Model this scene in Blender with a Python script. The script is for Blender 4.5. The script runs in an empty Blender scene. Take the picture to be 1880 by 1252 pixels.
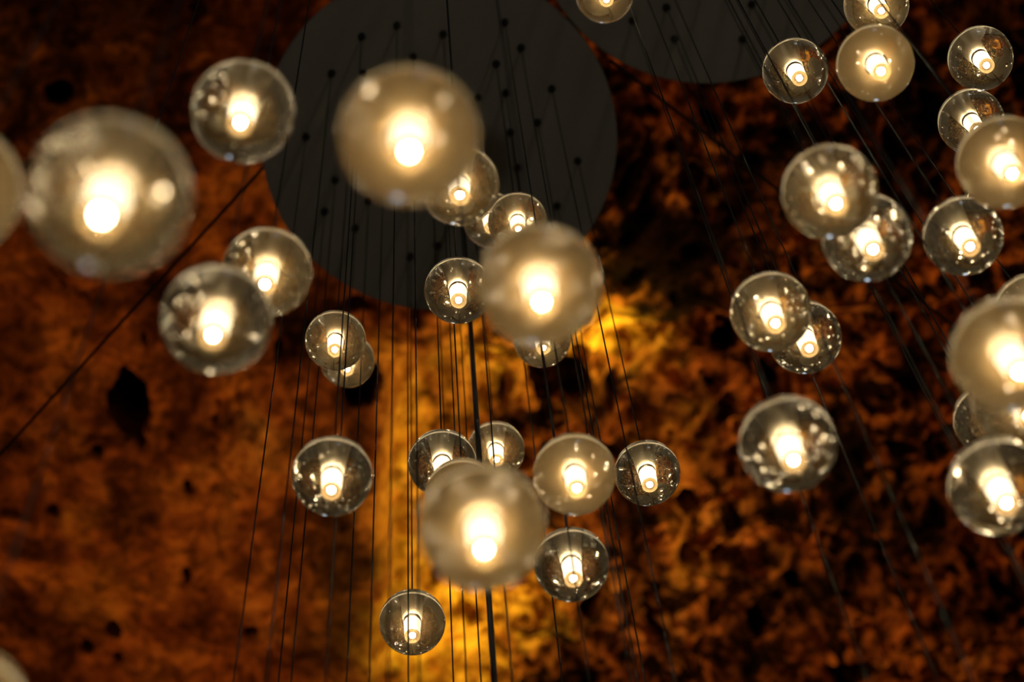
import bpy, bmesh, math, random
from mathutils import Vector, Matrix, noise

random.seed(14)
S = bpy.context.scene
COL = S.collection

# ------------------------------------------------------------------ camera
F = 4500.0                      # focal length in pixels of the 1880 x 1252 frame
W, H = 1880, 1252
CAM = Vector((0, 0, 1.6))
up = Vector((745 - W / 2, H / 2 + 1130, -F)).normalized()      # world up, seen from the camera
fw = Vector((0, 0, -1)); fy = (fw - up * fw.dot(up)).normalized(); fx = fy.cross(up)
ROT = Matrix((fx, fy, up))                                     # camera -> world
cd = bpy.data.cameras.new('camera'); cam = bpy.data.objects.new('camera', cd); COL.objects.link(cam)
cd.sensor_fit = 'HORIZONTAL'; cd.sensor_width = 36.0; cd.lens = F / W * 36.0
cd.clip_start = 0.05; cd.clip_end = 100
cam.matrix_world = Matrix.Translation(CAM) @ ROT.to_4x4()
cd.dof.use_dof = True
cd.dof.focus_distance = 3.72
cd.dof.aperture_fstop = cd.lens / 1000 / 0.023                 # 23 mm iris
S.camera = cam

def at_depth(px, py, w):        # a point on the line of sight at depth w
    return CAM + ROT @ (Vector(((px - W / 2) / F, -(py - H / 2) / F, -1)) * w)
def at_height(px, py, z):       # a point on the line of sight at world height z
    d = ROT @ Vector(((px - W / 2) / F, -(py - H / 2) / F, -1))
    return CAM + d * ((z - CAM.z) / d.z)
def project(p):
    c = ROT.transposed() @ (Vector(p) - CAM)
    return W / 2 + F * c.x / -c.z, H / 2 - F * c.y / -c.z

# ------------------------------------------------------------------ world, exposure
S.view_settings.view_transform = 'Standard'; S.view_settings.look = 'None'
S.view_settings.exposure = 0.0; S.view_settings.gamma = 1.0
S.view_settings.use_curve_mapping = False
wd = bpy.data.worlds.new('dim_room'); S.world = wd; wd.use_nodes = True
wd.node_tree.nodes['Background'].inputs[0].default_value = (0.017, 0.0135, 0.0085, 1)
wd.node_tree.nodes['Background'].inputs[1].default_value = 1.0
wd.cycles.sampling_method = 'NONE'
c = S.cycles
c.max_bounces = 14; c.transmission_bounces = 12; c.glossy_bounces = 5; c.diffuse_bounces = 3
c.transparent_max_bounces = 16
c.caustics_refractive = False; c.caustics_reflective = False
c.sample_clamp_indirect = 40.0
c.use_denoising = True

Z_DISC = CAM.z + 4.95
Z_CEIL = CAM.z + 6.7

# ------------------------------------------------------------------ uplights on the rock ceiling
def spot(name, loc, target, power, angle, color, blend=0.8, radius=0.08):
    l = bpy.data.lights.new(name, 'SPOT'); o = bpy.data.objects.new(name, l); COL.objects.link(o)
    l.energy = power; l.color = color; l.spot_size = math.radians(angle); l.spot_blend = blend
    l.shadow_soft_size = radius
    o.location = loc
    o.rotation_euler = (Vector(target) - Vector(loc)).to_track_quat('-Z', 'Y').to_euler()
    o['kind'] = 'helper'
    return o
AMBER = (1.0, 0.50, 0.12); GOLD = (1.0, 0.66, 0.06); RUST = (1.0, 0.33, 0.06)
spot('uplight_gold_low', (0.9, 5.6, 5.4), at_height(890, 1190, Z_CEIL), 1150, 16, GOLD, 1.0)
spot('uplight_gold_mid', (1.7, 5.0, 5.2), at_height(1095, 690, Z_CEIL), 2700, 11, GOLD, 1.0)
spot('uplight_amber_mottled', (2.6, 5.2, 5.4), at_height(1200, 980, Z_CEIL), 560, 30, AMBER, 1.0)
spot('uplight_rust_side', (-4.0, 5.6, 4.9), at_height(240, 1120, Z_CEIL), 530, 36, RUST, 1.0)
spot('uplight_rust_far', (4.6, 4.6, 5.0), at_height(1560, 760, Z_CEIL), 800, 42, RUST, 1.0)
fl_ = bpy.data.lights.new('canopy_fill', 'POINT'); flo = bpy.data.objects.new('canopy_fill', fl_); COL.objects.link(flo)
fl_.energy = 26; fl_.color = (1.0, .86, .66); fl_.shadow_soft_size = .12; flo.location = (1.4, -1.6, 1.7); flo['kind'] = 'helper'  # unseen fill light, added to lift the dark canopies
# pale daylight from a small high window behind the camera
wl = bpy.data.lights.new('daylight_window', 'AREA'); wlo = bpy.data.objects.new('daylight_window', wl); COL.objects.link(wlo)
wl.shape = 'RECTANGLE'; wl.size = 0.4; wl.size_y = 0.6; wl.energy = 3; wl.color = (0.62, 0.78, 1.0)
wlo.location = (1.1, -2.4, 7.6)
wlo.rotation_euler = (Vector((0, 1.2, 4.6)) - Vector(wlo.location)).to_track_quat('-Z', 'Y').to_euler()
wlo['kind'] = 'helper'

# ------------------------------------------------------------------ helpers
def new_mat(name):
    m = bpy.data.materials.new(name); m.use_nodes = True
    nt = m.node_tree; nt.nodes.clear()
    out = nt.nodes.new('ShaderNodeOutputMaterial')
    return m, nt, out
def node(nt, t, **kw):
    n = nt.nodes.new(t)
    for k, v in kw.items():
        if k in n.inputs: n.inputs[k].default_value = v
        else: setattr(n, k, v)
    return n
def principled(name, color, rough=0.6, metal=0.0, noise_scale=40, vary=0.25):
    m, nt, out = new_mat(name)
    p = node(nt, 'ShaderNodeBsdfPrincipled', Roughness=rough, Metallic=metal)
    tc = node(nt, 'ShaderNodeTexCoord'); nz = node(nt, 'ShaderNodeTexNoise', Scale=noise_scale, Detail=4.0)
    nt.links.new(tc.outputs['Object'], nz.inputs['Vector'])
    mix = node(nt, 'ShaderNodeMix', data_type='RGBA')
    mix.inputs[6].default_value = (*[x * (1 - vary) for x in color], 1)
    mix.inputs[7].default_value = (*[x * (1 + vary) for x in color], 1)
    nt.links.new(nz.outputs['Fac'], mix.inputs[0]); nt.links.new(mix.outputs[2], p.inputs['Base Color'])
    nt.links.new(p.outputs[0], out.inputs[0])
    return m
def mesh_obj(name, bm_or_me, mat=None, parent=None, smooth=True):
    if isinstance(bm_or_me, bmesh.types.BMesh):
        me = bpy.data.meshes.new(name); bm_or_me.to_mesh(me); bm_or_me.free()
        if smooth:
            for p in me.polygons: p.use_smooth = True
    else: me = bm_or_me
    if mat and not me.materials: me.materials.append(mat)
    o = bpy.data.objects.new(name, me); COL.objects.link(o)
    if parent: o.parent = parent
    return o
def lathe(profile, n=48, closed=False):
    bm = bmesh.new(); rings = []
    for r, z in profile:
        if r < 1e-7: rings.append([bm.verts.new((0, 0, z))])
        else: rings.append([bm.verts.new((r * math.cos(2 * math.pi * i / n), r * math.sin(2 * math.pi * i / n), z)) for i in range(n)])
    pairs = list(zip(rings, rings[1:]))
    if closed: pairs.append((rings[-1], rings[0]))
    for a, b in pairs:
        for i in range(n):
            j = (i + 1) % n
            if len(a) == 1 and len(b) == 1: continue
            if len(a) == 1: bm.faces.new((a[0], b[j], b[i]))
            elif len(b) == 1: bm.faces.new((a[i], a[j], b[0]))
            else: bm.faces.new((a[i], a[j], b[j], b[i]))
    return bm
def empty(name, loc):
    o = bpy.data.objects.new(name, None); COL.objects.link(o); o.location = loc; o.empty_display_size = 0.03
    return o

# ------------------------------------------------------------------ rock ceiling
def px_world(px, py): return at_height(px, py, Z_CEIL)
def make_ceiling():
    x0, x1, y0, y1 = -3.2, 3.7, -0.4, 5.4
    nx, ny = 680, 572
    pits = []                                   # openings and holes in the rock: x, y, rx, ry, depth
    for px, py, rx, ry, dep in ((232, 762, 42, 52, .55), (1012, 748, 36, 44, .5), (1066, 762, 32, 36, .5), (664, 706, 34, 44, .5),
                                (205, 1170, 14, 14, .2), (158, 1206, 11, 9, .15), (212, 1220, 9, 10, .15), (100, 934, 10, 8, .12),
                                (342, 895, 8, 11, .1), (341, 1058, 7, 14, .1), (175, 832, 12, 10, .1), (460, 1165, 13, 12, .15),
                                (1348, 688, 24, 16, .22), (1325, 770, 14, 10, .15), (1690, 757, 20, 10, .2), (100, 178, 30, 20, .25)):
        a = px_world(px, py); b = px_world(px + rx, py); d = px_world(px, py + ry)
        pits.append((a.x, a.y, (b - a).length, (d - a).length, dep))
    def blob(px, py, rx, ry, k):
        a = px_world(px, py); b = px_world(px + rx, py); d = px_world(px, py + ry)
        return (a.x, a.y, (b - a).length, (d - a).length, k)
    soot_shade = [blob(*b) for b in ((1235, 520, 90, 110, 1), (1170, 330, 60, 150, .9), (1400, 330, 90, 120, .8), (1330, 210, 90, 60, .4), (1560, 900, 50, 120, 1),
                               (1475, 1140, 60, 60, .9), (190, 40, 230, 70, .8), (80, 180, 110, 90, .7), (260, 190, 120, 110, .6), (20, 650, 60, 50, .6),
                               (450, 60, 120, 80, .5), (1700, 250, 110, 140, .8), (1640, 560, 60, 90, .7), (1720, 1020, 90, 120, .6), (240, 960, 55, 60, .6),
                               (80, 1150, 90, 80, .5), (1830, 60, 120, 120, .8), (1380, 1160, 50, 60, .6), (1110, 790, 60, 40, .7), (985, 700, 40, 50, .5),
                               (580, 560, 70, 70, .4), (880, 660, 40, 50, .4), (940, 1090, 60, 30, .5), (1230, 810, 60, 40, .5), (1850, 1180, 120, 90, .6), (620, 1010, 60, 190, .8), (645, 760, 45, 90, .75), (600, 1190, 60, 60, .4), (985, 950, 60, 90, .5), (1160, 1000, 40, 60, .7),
                               (1190, 1130, 40, 70, .7), (1100, 1180, 30, 60, .6), (1330, 900, 40, 50, .6), (1400, 960, 50, 60, .6), (940, 790, 40, 60, .5), (1270, 640, 40, 30, .6), (1180, 450, 80, 120, 1), (1250, 450, 90, 120, 1), (1330, 560, 60, 60, .7), (40, 40, 120, 90, .7), (330, 60, 120, 80, .6), (90, 300, 60, 60, .4))]  # dark patches: stains, plus shade beside canopy and ledge put into the colour
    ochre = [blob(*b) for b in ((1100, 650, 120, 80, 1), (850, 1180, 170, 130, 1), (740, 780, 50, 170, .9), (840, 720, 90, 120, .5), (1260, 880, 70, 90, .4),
                                (1280, 1060, 50, 90, .5), (720, 960, 40, 90, .5), (1220, 700, 80, 50, .5), (150, 960, 40, 40, .35), (180, 1110, 90, 60, .3))]  # yellow patches; the uplight pools are partly put into the rock colour
    edge_a, edge_b = px_world(722, 690), px_world(692, 1260)
    def ledge(x, y):                            # left of the edge the rock hangs lower
        t = (y - edge_a.y) / (edge_b.y - edge_a.y)
        xe = edge_a.x + (edge_b.x - edge_a.x) * t + 0.03 * noise.noise((x * .5, y * 6, 3.3))
        s = min(max((x - xe) / 0.05 + .5, 0), 1)
        v = min(max((t + .05) / .1, 0), 1)
        return s * v
    verts = []; sv = []; ov = []; rv = []
    for j in range(ny + 1):
        y = y0 + (y1 - y0) * j / ny
        for i in range(nx + 1):
            x = x0 + (x1 - x0) * i / nx
            p = Vector((x, y, 0))
            q = p + Vector((noise.noise(p * 3.1), noise.noise(p * 3.1 + Vector((7, 1, 0))), 0)) * .09
            rough = min(max((x + .55) / .5, 0.25), 1.0)
            h = .10 * noise.fractal(q * 1.3, 1.0, 2.0, 3) * 1.0
            h += .11 * rough * noise.turbulence(q * 4.6, 4, True)
            h += .035 * rough * noise.noise(q * 17)
            h += .012 * noise.noise(p * 41)
            k = noise.noise(q * 9.5 + Vector((3, 9, 2)))
            if k > .30: h += (k - .30) * .35 * rough    # eroded pockets
            for (a, b, rx, ry, dep) in pits:
                dx, dy = (x - a) / rx, (y - b) / ry
                if abs(dx) < 1.5 and abs(dy) < 1.5:
                    r = math.hypot(dx, dy) + .4 * noise.noise(p * 10) + .2 * noise.noise(p * 27)
                    s = min(max((1.08 - r) / .3, 0), 1)
                    h += dep * s * s * (3 - 2 * s)
            h += .22 * ledge(x, y)
            for lst, store in ((soot_shade, sv), (ochre, ov)):
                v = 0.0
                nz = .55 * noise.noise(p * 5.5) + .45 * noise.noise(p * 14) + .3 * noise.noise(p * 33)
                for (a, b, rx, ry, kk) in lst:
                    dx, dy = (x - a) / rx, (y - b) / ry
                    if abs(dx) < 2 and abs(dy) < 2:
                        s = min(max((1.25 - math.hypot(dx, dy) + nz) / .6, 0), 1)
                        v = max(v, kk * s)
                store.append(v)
            verts.append((x, y, Z_CEIL + h)); rv.append(.42 + .58 * rough)
    faces = []
    for j in range(ny):
        for i in range(nx):
            a = j * (nx + 1) + i
            faces.append((a, a + nx + 1, a + nx + 2, a + 1))
    me = bpy.data.meshes.new('ceiling'); me.from_pydata(verts, [], faces); me.update()
    for p in me.polygons: p.use_smooth = True
    for nm, vals in (('soot_shade', sv), ('ochre', ov), ('blotch', rv)):
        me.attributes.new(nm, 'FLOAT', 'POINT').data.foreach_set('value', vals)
    m, nt, out = new_mat('weathered_rock')
    L = nt.links.new
    tc = node(nt, 'ShaderNodeTexCoord')
    p = node(nt, 'ShaderNodeBsdfPrincipled', Roughness=0.9); p.inputs['Specular IOR Level'].default_value = .08
    n1 = node(nt, 'ShaderNodeTexNoise', Scale=2.6, Detail=8.0, Roughness=0.62, Distortion=0.6); L(tc.outputs['Object'], n1.inputs['Vector'])
    r1 = node(nt, 'ShaderNodeValToRGB'); L(n1.outputs['Fac'], r1.inputs[0])
    e = r1.color_ramp.elements
    e[0].position = .30; e[0].color = (.030, .012, .006, 1)
    e[1].position = .72; e[1].color = (.55, .33, .10, 1)
    for pos, col in ((.42, (.16, .062, .020, 1)), (.50, (.32, .13, .036, 1)), (.60, (.46, .22, .055, 1))):
        q = e.new(pos); q.color = col
    n2 = node(nt, 'ShaderNodeTexNoise', Scale=9.0, Detail=6.0, Roughness=0.6, Distortion=1.2); L(tc.outputs['Object'], n2.inputs['Vector'])
    r2 = node(nt, 'ShaderNodeValToRGB'); L(n2.outputs['Fac'], r2.inputs[0])
    r2.color_ramp.elements[0].position = .42; r2.color_ramp.elements[0].color = (.03, .018, .012, 1)
    r2.color_ramp.elements[1].position = .54; r2.color_ramp.elements[1].color = (1, 1, 1, 1)
    mx = node(nt, 'ShaderNodeMix', data_type='RGBA', blend_type='MULTIPLY'); at0 = node(nt, 'ShaderNodeAttribute', attribute_name='blotch'); L(at0.outputs['Fac'], mx.inputs[0])
    L(r1.outputs[0], mx.inputs[6]); L(r2.outputs[0], mx.inputs[7]); 
    n5 = node(nt, 'ShaderNodeTexNoise', Scale=13.0, Detail=9.0, Roughness=0.68, Distortion=0.8); L(tc.outputs['Object'], n5.inputs['Vector'])
    r5 = node(nt, 'ShaderNodeValToRGB'); L(n5.outputs['Fac'], r5.inputs[0])
    r5.color_ramp.elements[0].position = .43; r5.color_ramp.elements[0].color = (.16, .07, .04, 1)
    r5.color_ramp.elements[1].position = .58; r5.color_ramp.elements[1].color = (1.1, 1.1, 1.1, 1)
    at1 = node(nt, 'ShaderNodeAttribute', attribute_name='ochre'); at2 = node(nt, 'ShaderNodeAttribute', attribute_name='soot_shade')
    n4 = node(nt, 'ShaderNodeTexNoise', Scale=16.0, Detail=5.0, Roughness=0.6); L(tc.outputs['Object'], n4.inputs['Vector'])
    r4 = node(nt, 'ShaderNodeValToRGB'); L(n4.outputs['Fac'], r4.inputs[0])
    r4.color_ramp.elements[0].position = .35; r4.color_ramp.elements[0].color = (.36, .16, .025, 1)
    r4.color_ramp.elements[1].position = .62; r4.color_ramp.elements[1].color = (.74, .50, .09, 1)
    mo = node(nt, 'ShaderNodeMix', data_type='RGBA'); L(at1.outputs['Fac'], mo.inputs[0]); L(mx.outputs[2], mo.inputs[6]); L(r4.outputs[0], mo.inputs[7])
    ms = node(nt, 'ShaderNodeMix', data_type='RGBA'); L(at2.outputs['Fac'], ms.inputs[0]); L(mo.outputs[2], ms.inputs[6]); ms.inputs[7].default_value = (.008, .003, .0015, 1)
    mf = node(nt, 'ShaderNodeMix', data_type='RGBA', blend_type='MULTIPLY'); L(at0.outputs['Fac'], mf.inputs[0]); L(ms.outputs[2], mf.inputs[6]); L(r5.outputs[0], mf.inputs[7])
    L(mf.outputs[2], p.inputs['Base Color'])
    n3 = node(nt, 'ShaderNodeTexNoise', Scale=30.0, Detail=8.0, Roughness=0.7); L(tc.outputs['Object'], n3.inputs['Vector'])
    bp = node(nt, 'ShaderNodeBump', Strength=0.7, Distance=0.03); L(n3.outputs['Fac'], bp.inputs['Height']); L(bp.outputs[0], p.inputs['Normal'])
    L(p.outputs[0], out.inputs[0])
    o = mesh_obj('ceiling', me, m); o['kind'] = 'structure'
    o['label'] = 'rough weathered rock ceiling stained rust brown, ochre and black, with painted glow and shade'
make_ceiling()

bm = bmesh.new(); bmesh.ops.create_grid(bm, x_segments=8, y_segments=8, size=7, matrix=Matrix.Translation((0, 3, 0)))
fl = mesh_obj('floor', bm, principled('stone_floor', (.16, .13, .10), .7, 0, 3, .3)); fl['kind'] = 'structure'; fl['label'] = 'dark stone floor far below the globes'

# ------------------------------------------------------------------ materials of pendants and canopies
R = 0.05
M_CABLE = principled('cable_black', (.012, .010, .008), .6, 0, 300, .2)
M_CANOPY = principled('canopy_grey_paint', (.50, .50, .45), .7, 0, 6, .06)
M_DARK = principled('grommet_black', (.01, .009, .008), .5, 0, 100, .2)
M_STEEL = principled('steel', (.55, .52, .48), .3, 1.0, 60, .1)
def make_glass(name, haze):
    m, nt, out = new_mat(name)
    g = node(nt, 'ShaderNodeBsdfGlass', Roughness=0.0, IOR=1.5); g.inputs['Color'].default_value = (.985, .975, .95, 1)
    t = node(nt, 'ShaderNodeBsdfTranslucent'); t.inputs['Color'].default_value = (.95, .66, .31, 1)
    mx = node(nt, 'ShaderNodeMixShader')
    tc = node(nt, 'ShaderNodeTexCoord'); nz = node(nt, 'ShaderNodeTexNoise', Scale=38.0, Detail=4.0)
    nt.links.new(tc.outputs['Object'], nz.inputs['Vector'])
    mr = node(nt, 'ShaderNodeMapRange'); mr.inputs[3].default_value = haze * .7; mr.inputs[4].default_value = haze * 1.3
    nt.links.new(nz.outputs['Fac'], mr.inputs[0]); nt.links.new(mr.outputs[0], mx.inputs[0])
    nt.links.new(g.outputs[0], mx.inputs[1]); nt.links.new(t.outputs[0], mx.inputs[2]); nt.links.new(mx.outputs[0], out.inputs[0])
    return m
def make_scatter(name, color, opacity, diffuse=.35):
    m, nt, out = new_mat(name)
    tp = node(nt, 'ShaderNodeBsdfTransparent'); tl = node(nt, 'ShaderNodeBsdfTranslucent'); df = node(nt, 'ShaderNodeBsdfDiffuse')
    tl.inputs['Color'].default_value = (*color, 1); df.inputs['Color'].default_value = (*color, 1)
    a = node(nt, 'ShaderNodeMixShader'); a.inputs[0].default_value = diffuse
    nt.links.new(tl.outputs[0], a.inputs[1]); nt.links.new(df.outputs[0], a.inputs[2])
    b = node(nt, 'ShaderNodeMixShader')
    tc = node(nt, 'ShaderNodeTexCoord'); nz = node(nt, 'ShaderNodeTexNoise', Scale=60.0, Detail=5.0)
    nt.links.new(tc.outputs['Object'], nz.inputs['Vector'])
    mr = node(nt, 'ShaderNodeMapRange'); mr.inputs[3].default_value = opacity if opacity == 1 else opacity * .75; mr.inputs[4].default_value = min(1, opacity * 1.25)
    nt.links.new(nz.outputs['Fac'], mr.inputs[0]); nt.links.new(mr.outputs[0], b.inputs[0])
    nt.links.new(tp.outputs[0], b.inputs[1]); nt.links.new(a.outputs[0], b.inputs[2]); nt.links.new(b.outputs[0], out.inputs[0])
    return m
m, nt, out = new_mat('frosted_bore_glow'); em = node(nt, 'ShaderNodeEmission', Strength=2.7); em.inputs[0].default_value = (1.0, .80, .50, 1)
nt.links.new(em.outputs[0], out.inputs[0]); M_TUBE = m  # bore wall emits, standing in for lamp light on the frosted glass
M_UPPER = make_scatter('frosted_bore_upper', (.9, .82, .64), .40)
M_END = make_scatter('frosted_bore_end', (.10, .07, .035), 1.0, .1)
M_RING = make_scatter('seam_edge', (1, .92, .76), 1.0, .1)
m, nt, out = new_mat('lamp_glow'); em = node(nt, 'ShaderNodeEmission', Strength=85.0); em.inputs[0].default_value = (1.0, .80, .50, 1)
nt.links.new(em.outputs[0], out.inputs[0]); M_LAMP = m
M_BUBBLE = principled('bubble_wall', (.9, .85, .75), .3, 0, 50, .05)
m, nt, out = new_mat('air_bubble'); g = node(nt, 'ShaderNodeBsdfGlass', IOR=1 / 1.5); nt.links.new(g.outputs[0], out.inputs[0]); M_AIR = m
HAZE = {'clear': (.018, .08), 'medium': (.06, .195), 'hazy': (.13, .46)}
M_GLASS = {k: make_glass('cast_glass_' + k, v[0]) for k, v in HAZE.items()}
M_SEAM = {k: make_scatter('seam_face_' + k, (.95, .67, .33), v[1]) for k, v in HAZE.items()}

# ------------------------------------------------------------------ pendant meshes, 100 mm globe
def to_mesh(name, bm, mat, smooth=True):
    me = bpy.data.meshes.new(name); bm.to_mesh(me); bm.free()
    for p in me.polygons: p.use_smooth = smooth
    me.materials.append(mat); return me
def arc(a0, a1, n): return [(R * math.cos(a0 + (a1 - a0) * i / n), R * math.sin(a0 + (a1 - a0) * i / n)) for i in range(n + 1)]
ME = {}
lo = arc(-math.pi / 2, 0, 20); lo[0] = (0, -R)
hi = arc(0, math.pi / 2, 20); hi[-1] = (0, R)
for k in HAZE:
    ME['lower_glass', k] = to_mesh('lower_glass_' + k, lathe(lo, 72), M_GLASS[k])
    ME['upper_glass', k] = to_mesh('upper_glass_' + k, lathe(hi, 72), M_GLASS[k])
    ME['seam', k] = to_mesh('seam_' + k, lathe([(.215 * R, 0), (.6 * R, 0), (.985 * R, 0)], 48), M_SEAM[k])
ME['seam_edge'] = to_mesh('seam_edge', lathe([(.983 * R, -.05 * R), (.990 * R, -.015 * R), (.990 * R, .015 * R), (.983 * R, .05 * R)], 64), M_RING)
ME['frosted_tube'] = to_mesh('frosted_tube', lathe([(.225 * R, -.83 * R), (.205 * R, -.6 * R), (.185 * R, -.25 * R), (.18 * R, -.055 * R)], 28), M_TUBE)
ME['end_ring'] = to_mesh('end_ring', lathe([(.10 * R, -.80 * R), (.12 * R, -.835 * R), (.17 * R, -.85 * R), (.225 * R, -.83 * R)], 40), M_END)
ME['upper_tube'] = to_mesh('upper_tube', lathe([(.18 * R, .055 * R), (.175 * R, .4 * R), (.16 * R, .80 * R)], 32), M_UPPER)
ME['lamp'] = to_mesh('lamp', lathe([(0, -.79 * R), (.05 * R, -.785 * R), (.075 * R, -.75 * R), (.08 * R, -.70 * R), (.08 * R, .06 * R), (.07 * R, .09 * R), (0, .10 * R)], 20), M_LAMP)
ME['socket'] = to_mesh('socket', lathe([(0, .11 * R), (.09 * R, .11 * R), (.09 * R, .2 * R), (.05 * R, .26 * R), (.05 * R, .93 * R), (0, .93 * R)], 16), M_STEEL)
ME['top_cap'] = to_mesh('top_cap', lathe([(.0, .965 * R), (.14 * R, .975 * R), (.15 * R, 1.0 * R), (.12 * R, 1.05 * R), (.05 * R, 1.10 * R), (.0, 1.12 * R)], 24), M_STEEL)
ME['cable'] = to_mesh('cable', lathe([(.00115, 0), (.00115, .25), (.00115, .5), (.00115, .75), (.00115, 1)], 10), M_CABLE)
def bubbles(n, seed):
    rnd = random.Random(seed); bm = bmesh.new()
    while n:
        v = Vector((rnd.uniform(-1, 1), rnd.uniform(-1, 1), rnd.uniform(-.95, .5)))
        if v.length > .93 or math.hypot(v.x, v.y) < .3: continue
        n -= 1
        s = R * rnd.choice((.008, .010, .012, .012, .016, .021))
        bmesh.ops.create_icosphere(bm, subdivisions=1, radius=s, matrix=Matrix.Translation(v * R))
    return to_mesh('bubbles', bm, M_BUBBLE)
for i, n in enumerate((14, 26, 70)): ME['bubbles', i] = bubbles(n, 5 + i)
bm = bmesh.new(); bmesh.ops.create_uvsphere(bm, u_segments=24, v_segments=14, radius=.085 * R); ME['air_bubble'] = to_mesh('air_bubble', bm, M_AIR)

def pendant(pos, label, haze='medium', bub=1, group='glass globe pendants', z_top=Z_DISC - .0108):
    root = empty('globe_pendant', pos)
    root['label'] = label; root['category'] = 'pendant lamp'; root['group'] = group
    spin = random.uniform(0, 6.28)
    def part(name, me, parent=root):
        o = bpy.data.objects.new(name, me); COL.objects.link(o); o.parent = parent; return o
    lg = part('lower_glass', ME['lower_glass', haze]); lg['label'] = 'clear cast glass lower half globe'
    ug = part('upper_glass', ME['upper_glass', haze]); ug['label'] = 'clear cast glass upper half globe'
    sm = part('seam', ME['seam', haze]); sm.rotation_euler.z = spin; part('seam_edge', ME['seam_edge'], sm)
    ft = part('frosted_tube', ME['frosted_tube']); ft['label'] = 'glowing frosted white bore'
    part('end_ring', ME['end_ring'], ft)
    part('upper_tube', ME['upper_tube'], ug)
    la = part('lamp', ME['lamp']); la['label'] = 'warm white glowing lamp'
    part('socket', ME['socket'])
    part('top_cap', ME['top_cap'])
    b = part('bubbles', ME['bubbles', bub]); b.rotation_euler.z = spin; b['kind'] = 'stuff'; b['label'] = 'tiny trapped air bubbles'
    cb = part('cable', ME['cable']); cb.location.z = 1.1 * R; cb.scale.z = z_top - pos.z - 1.1 * R; cb['label'] = 'thin dark cable'
    return root

# x, y, diameter in the photograph, haze, bubbles, label
GLOBES = [
 (-86, 347, 250, 'hazy', 0, 'blurred glass globe cut off by the left edge beside the largest globe'),
 (200, 358, 298, 'medium', 0, 'largest, strongly blurred glass globe, near the left edge'),
 (446, 204, 190, 'clear', 1, 'soft-focus glass globe at the upper left edge of the big grey canopy'),
 (751, 249, 258, 'hazy', 0, 'large blurred globe with a bright spot above its lamp, in front of the big canopy'),
 (843, 340, 148, 'medium', 1, 'globe partly hidden behind lower right of the large blurred globe before the canopy'),
 (900, 403, 103, 'clear', 1, 'small globe squeezed between two others, its lamp half hidden, below the canopy centre'),
 (950, 407, 109, 'medium', 1, 'small sharp globe just above a large blurred one, right of canopy centre'),
 (990, 523, 228, 'hazy', 0, 'large blurred globe over the lower right rim of the big canopy'),
 (841, 533, 124, 'clear', 1, 'sharp bubbly globe overlapping the bottom rim of the big canopy'),
 (995, 622, 106, 'medium', 1, 'small globe peeking out below a large blurred one at picture centre'),
 (490, 499, 166, 'medium', 0, 'globe behind another at left of the canopy, upper right one of that pair'),
 (397, 586, 204, 'clear', 0, 'blurred dark-rimmed globe in front, lower left one of an overlapping pair'),
 (616, 625, 112, 'medium', 1, 'small sharp globe crossed by two dark cables, front one of a pair'),
 (638, 662, 100, 'medium', 0, 'smallest globe, tucked behind and below a globe crossed by two cables'),
 (610, 874, 149, 'clear', 1, 'lone clear globe hanging left of the bright yellow rock'),
 (812, 850, 126, 'clear', 1, 'sharp globe upper left above the biggest lower blurred globe'),
 (910, 826, 107, 'medium', 1, 'small globe crossed by a cable, directly above the biggest lower blurred globe'),
 (850, 910, 140, 'hazy', 0, 'globe almost wholly hidden behind the biggest lower blurred globe'),
 (886, 967, 236, 'hazy', 0, 'biggest strongly blurred globe in the lower middle'),
 (1055, 870, 152, 'hazy', 0, 'hazy globe touching the right side of the biggest lower blurred globe'),
 (1188, 868, 122, 'clear', 2, 'sharp globe full of tiny bubbles, right of a hazy globe'),
 (1049, 1036, 138, 'clear', 1, 'sharp clear globe crossed by one cable, below a hazy globe'),
 (757, 1142, 122, 'medium', 1, 'lowest sharp globe, in front of the yellow rock at the bottom'),
 (1110, -11, 107, 'medium', 1, 'globe cut off by the top edge in front of the second canopy'),
 (1609, 8, 120, 'medium', 1, 'globe cut off by the top edge above a hazy globe, upper right'),
 (1607, 116, 142, 'hazy', 1, 'hazy globe below one cut off by the top edge, upper right'),
 (1460, 130, 121, 'clear', 1, 'sharp globe crossed by two cables, at the rim of the second canopy'),
 (1800, 107, 120, 'clear', 0, 'dark clear globe with a cable across its lamp, top right corner'),
 (1783, 223, 122, 'clear', 1, 'clear globe half behind a hazy blurred one at the right edge'),
 (1842, 298, 172, 'hazy', 0, 'hazy blurred globe cut by the right edge, upper one'),
 (1523, 352, 176, 'medium', 1, 'blurred globe in front, upper left one of an overlapping pair at upper right'),
 (1591, 436, 164, 'clear', 2, 'bubbly globe behind, lower right one of an overlapping pair at upper right'),
 (1768, 433, 147, 'clear', 1, 'clear globe with one big air bubble, near the right edge'),
 (1415, 572, 149, 'medium', 1, 'front globe of the overlapping pair at right of centre'),
 (1477, 619, 136, 'clear', 2, 'back globe of the overlapping pair at right of centre, many bubbles'),
 (1446, 815, 180, 'clear', 1, 'blurred globe hanging alone in front of dark rock, lower right'),
 (1895, 571, 142, 'medium', 0, 'globe showing only its upper left rim at the right edge'),
 (1852, 650, 214, 'hazy', 0, 'largest blurred globe at the right edge'),
 (1819, 769, 138, 'clear', 0, 'dark globe showing a thin left rim between two blurred ones at the right edge'),
 (1872, 735, 176, 'medium', 0, 'blurred globe behind and below the largest one at the right edge'),
 (1831, 892, 182, 'clear', 0, 'lowest globe at the right edge, lamp elongated by blur'),
 (-75, 1310, 260, 'hazy', 0, 'blurred globe showing only a sliver in the bottom left corner'),
]
placed = []
big = None
for px, py, d, hz, nb, lab in GLOBES:
    pos = at_depth(px, py, F * 2 * R / d)
    o = pendant(pos, lab, hz, nb); placed.append(pos)
    if 'one big air bubble' in lab: big = o
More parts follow.
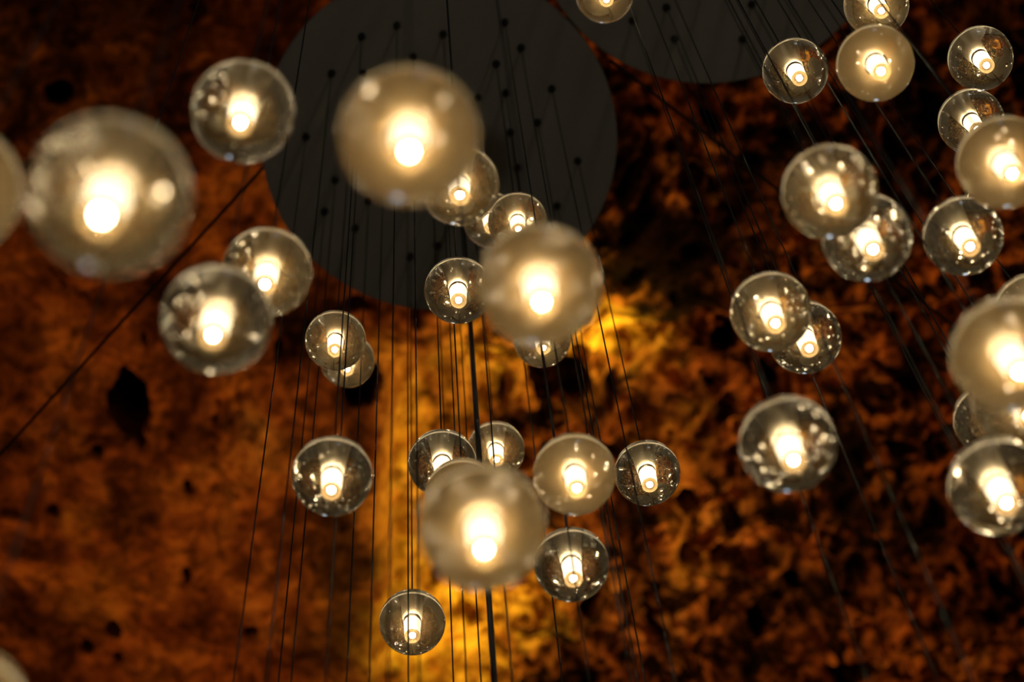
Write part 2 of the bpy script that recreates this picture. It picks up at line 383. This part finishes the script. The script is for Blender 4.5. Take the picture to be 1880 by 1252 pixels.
ab = bpy.data.objects.new('air_bubble', ME['air_bubble']); COL.objects.link(ab); ab.parent = big
ab.location = Vector((-.46, -.30, -.42)) * R

# cables whose globes hang below the picture: where their grommet shows on the canopies, or a point they run through
dots1 = [(729, 46), (696, 69), (834, 51), (936, 86), (819, 106), (758, 104), (609, 134), (667, 134), (915, 148), (881, 183),
         (1013, 162), (987, 224), (562, 250), (616, 329), (603, 373), (657, 383), (803, 450), (1023, 377), (843, 419), (705, 280), (748, 380), (812, 300), (860, 270), (930, 400)]
dots2 = [(1161, 36), (1219, 15), (1238, 71), (1363, 71), (1380, 7), (1300, -60), (1200, -90), (1420, -60)]
extra = []
for px, py in dots1 + dots2:
    p = at_height(px, py, Z_DISC)
    for tries in range(30):
        if all(math.hypot(p.x - q.x, p.y - q.y) > .058 for q in placed + extra): break
        p = at_height(px + random.uniform(-22, 22), py + random.uniform(-22, 22), Z_DISC)
    else: continue
    z = p.z                                        # lower the globe until it is out of the picture
    while True:
        z -= .05
        qx, qy = project((p.x, p.y, z)); w = -(ROT.transposed() @ (Vector((p.x, p.y, z)) - CAM)).z
        rr = F * R / w
        if qy - rr > H + 25 or qx - rr > W + 40: break
    z -= random.uniform(0, .12)
    while any((Vector((p.x, p.y, z)) - e_).length < .125 for e_ in placed + extra): z -= .03
    extra.append(Vector((p.x, p.y, z)))
def edge_x(p):
    x0, y0_ = project((p.x, p.y, Z_DISC)); x1, y1_ = project(p)
    return x0 + (x1 - x0) * (H - y0_) / (y1_ - y0_)
WORDS = ['first', 'second', 'third', 'fourth', 'fifth', 'sixth', 'seventh', 'eighth', 'ninth', 'tenth', 'eleventh', 'twelfth', 'thirteenth',
         'fourteenth', 'fifteenth', 'sixteenth', 'seventeenth', 'eighteenth', 'nineteenth', 'twentieth', 'twenty-first', 'twenty-second',
         'twenty-third', 'twenty-fourth', 'twenty-fifth', 'twenty-sixth', 'twenty-seventh', 'twenty-eighth', 'twenty-ninth']
def edge_y(p):
    x0, y0_ = project((p.x, p.y, Z_DISC)); x1, y1_ = project(p)
    return y0_ + (y1_ - y0_) * (W - x0) / (x1 - x0)
below = sorted((p for p in extra if edge_x(p) < W), key=edge_x)
beside = sorted((p for p in extra if edge_x(p) >= W), key=edge_y)
for edge, side, ps in (('bottom', 'from the left', below), ('right', 'from the top', beside)):
    for i, p in enumerate(ps):
        pendant(p, 'thin dark pendant cable running off the %s edge, %s %s there' % (edge, WORDS[i], side), 'medium', 0,
                'pendants whose globes hang outside the picture')

# ------------------------------------------------------------------ round canopies
DISCS = [((-.105, 1.484), 'big round grey canopy plate behind the globes at top centre'),
         ((.506, 1.046), 'second round grey canopy plate cut by the top edge, right of the big one'),
         ((-.179, .736), 'third round grey canopy plate, above the top edge, touching the other two')]
RD = .3735
me_gr = to_mesh('cable_grommet', lathe([(0, .004), (.008, .004), (.008, -.006), (.005, -.011), (0, -.011)], 16), M_DARK)
me_sc = to_mesh('screw', lathe([(0, .002), (.004, .002), (.004, -.003), (.002, -.006), (0, -.006)], 12), M_STEEL)
plate_me = to_mesh('plate', lathe([(0, 0), (.2, 0), (RD - .002, 0), (RD, .002), (RD, .026), (RD - .002, .028), (0, .028)], 128), M_CANOPY, False)
rod_me = to_mesh('suspension_rod', lathe([(.004, 0), (.004, 1)], 10), M_STEEL)
canopies = []
for (x, y), lab in DISCS:
    t = empty('canopy', (x, y, Z_DISC)); t['label'] = lab; t['category'] = 'canopy'; t['group'] = 'round canopy plates'
    pl = bpy.data.objects.new('plate', plate_me); COL.objects.link(pl); pl.parent = t
    for a in (0.5, 2.6, 4.7):
        rd = bpy.data.objects.new('suspension_rod', rod_me); COL.objects.link(rd); rd.parent = t
        rd.location = (.25 * math.cos(a), .25 * math.sin(a), .028); rd.scale.z = Z_CEIL - Z_DISC + .25
    canopies.append((x, y, t))
for p in placed + extra:
    x, y, t = min(canopies, key=lambda c_: (c_[0] - p.x) ** 2 + (c_[1] - p.y) ** 2)
    g = bpy.data.objects.new('cable_grommet', me_gr); COL.objects.link(g); g.parent = t; g.location = (p.x - x, p.y - y, 0)
sp = at_height(988, 224, Z_DISC)
sc = bpy.data.objects.new('screw', me_sc); COL.objects.link(sc); sc.parent = canopies[0][2]; sc.location = (sp.x - canopies[0][0], sp.y - canopies[0][1], 0)

# ------------------------------------------------------------------ stay cables and thick supply cable
def tube(name, a, b, r, mat):
    a, b = Vector(a), Vector(b); d = b - a
    o = mesh_obj(name, lathe([(r, 0), (r, d.length / 2), (r, d.length)], 12), mat)
    o.location = a; o.rotation_euler = d.to_track_quat('Z', 'Y').to_euler(); return o
for pa, pb, lab in (((560, 224), (-260, 1118), 'taut dark stay cable running diagonally from the big canopy to lower left'),
                    ((1120, 110), (2140, 900), 'faint dark stay cable running diagonally from between the canopies to lower right')):
    o = tube('stay_cable', at_height(*pa, Z_DISC + .034), at_height(*pb, Z_DISC + .08), .0036, M_CABLE)
    o['label'] = lab; o['category'] = 'cable'; o['group'] = 'stay cables'
q = max((at_height(745 + 163 * k / 100, -1130 + 2382 * k / 100, Z_DISC) for k in range(48, 68)),
        key=lambda v: min(math.hypot(v.x - p.x, v.y - p.y) for p in placed + extra))
o = tube('supply_cable', (q.x, q.y, 3.2), (q.x, q.y, Z_DISC - .0115), .0042, M_CABLE)
o['label'] = 'thickest black cable, hanging straight down through the middle over yellow rock'; o['category'] = 'cable'
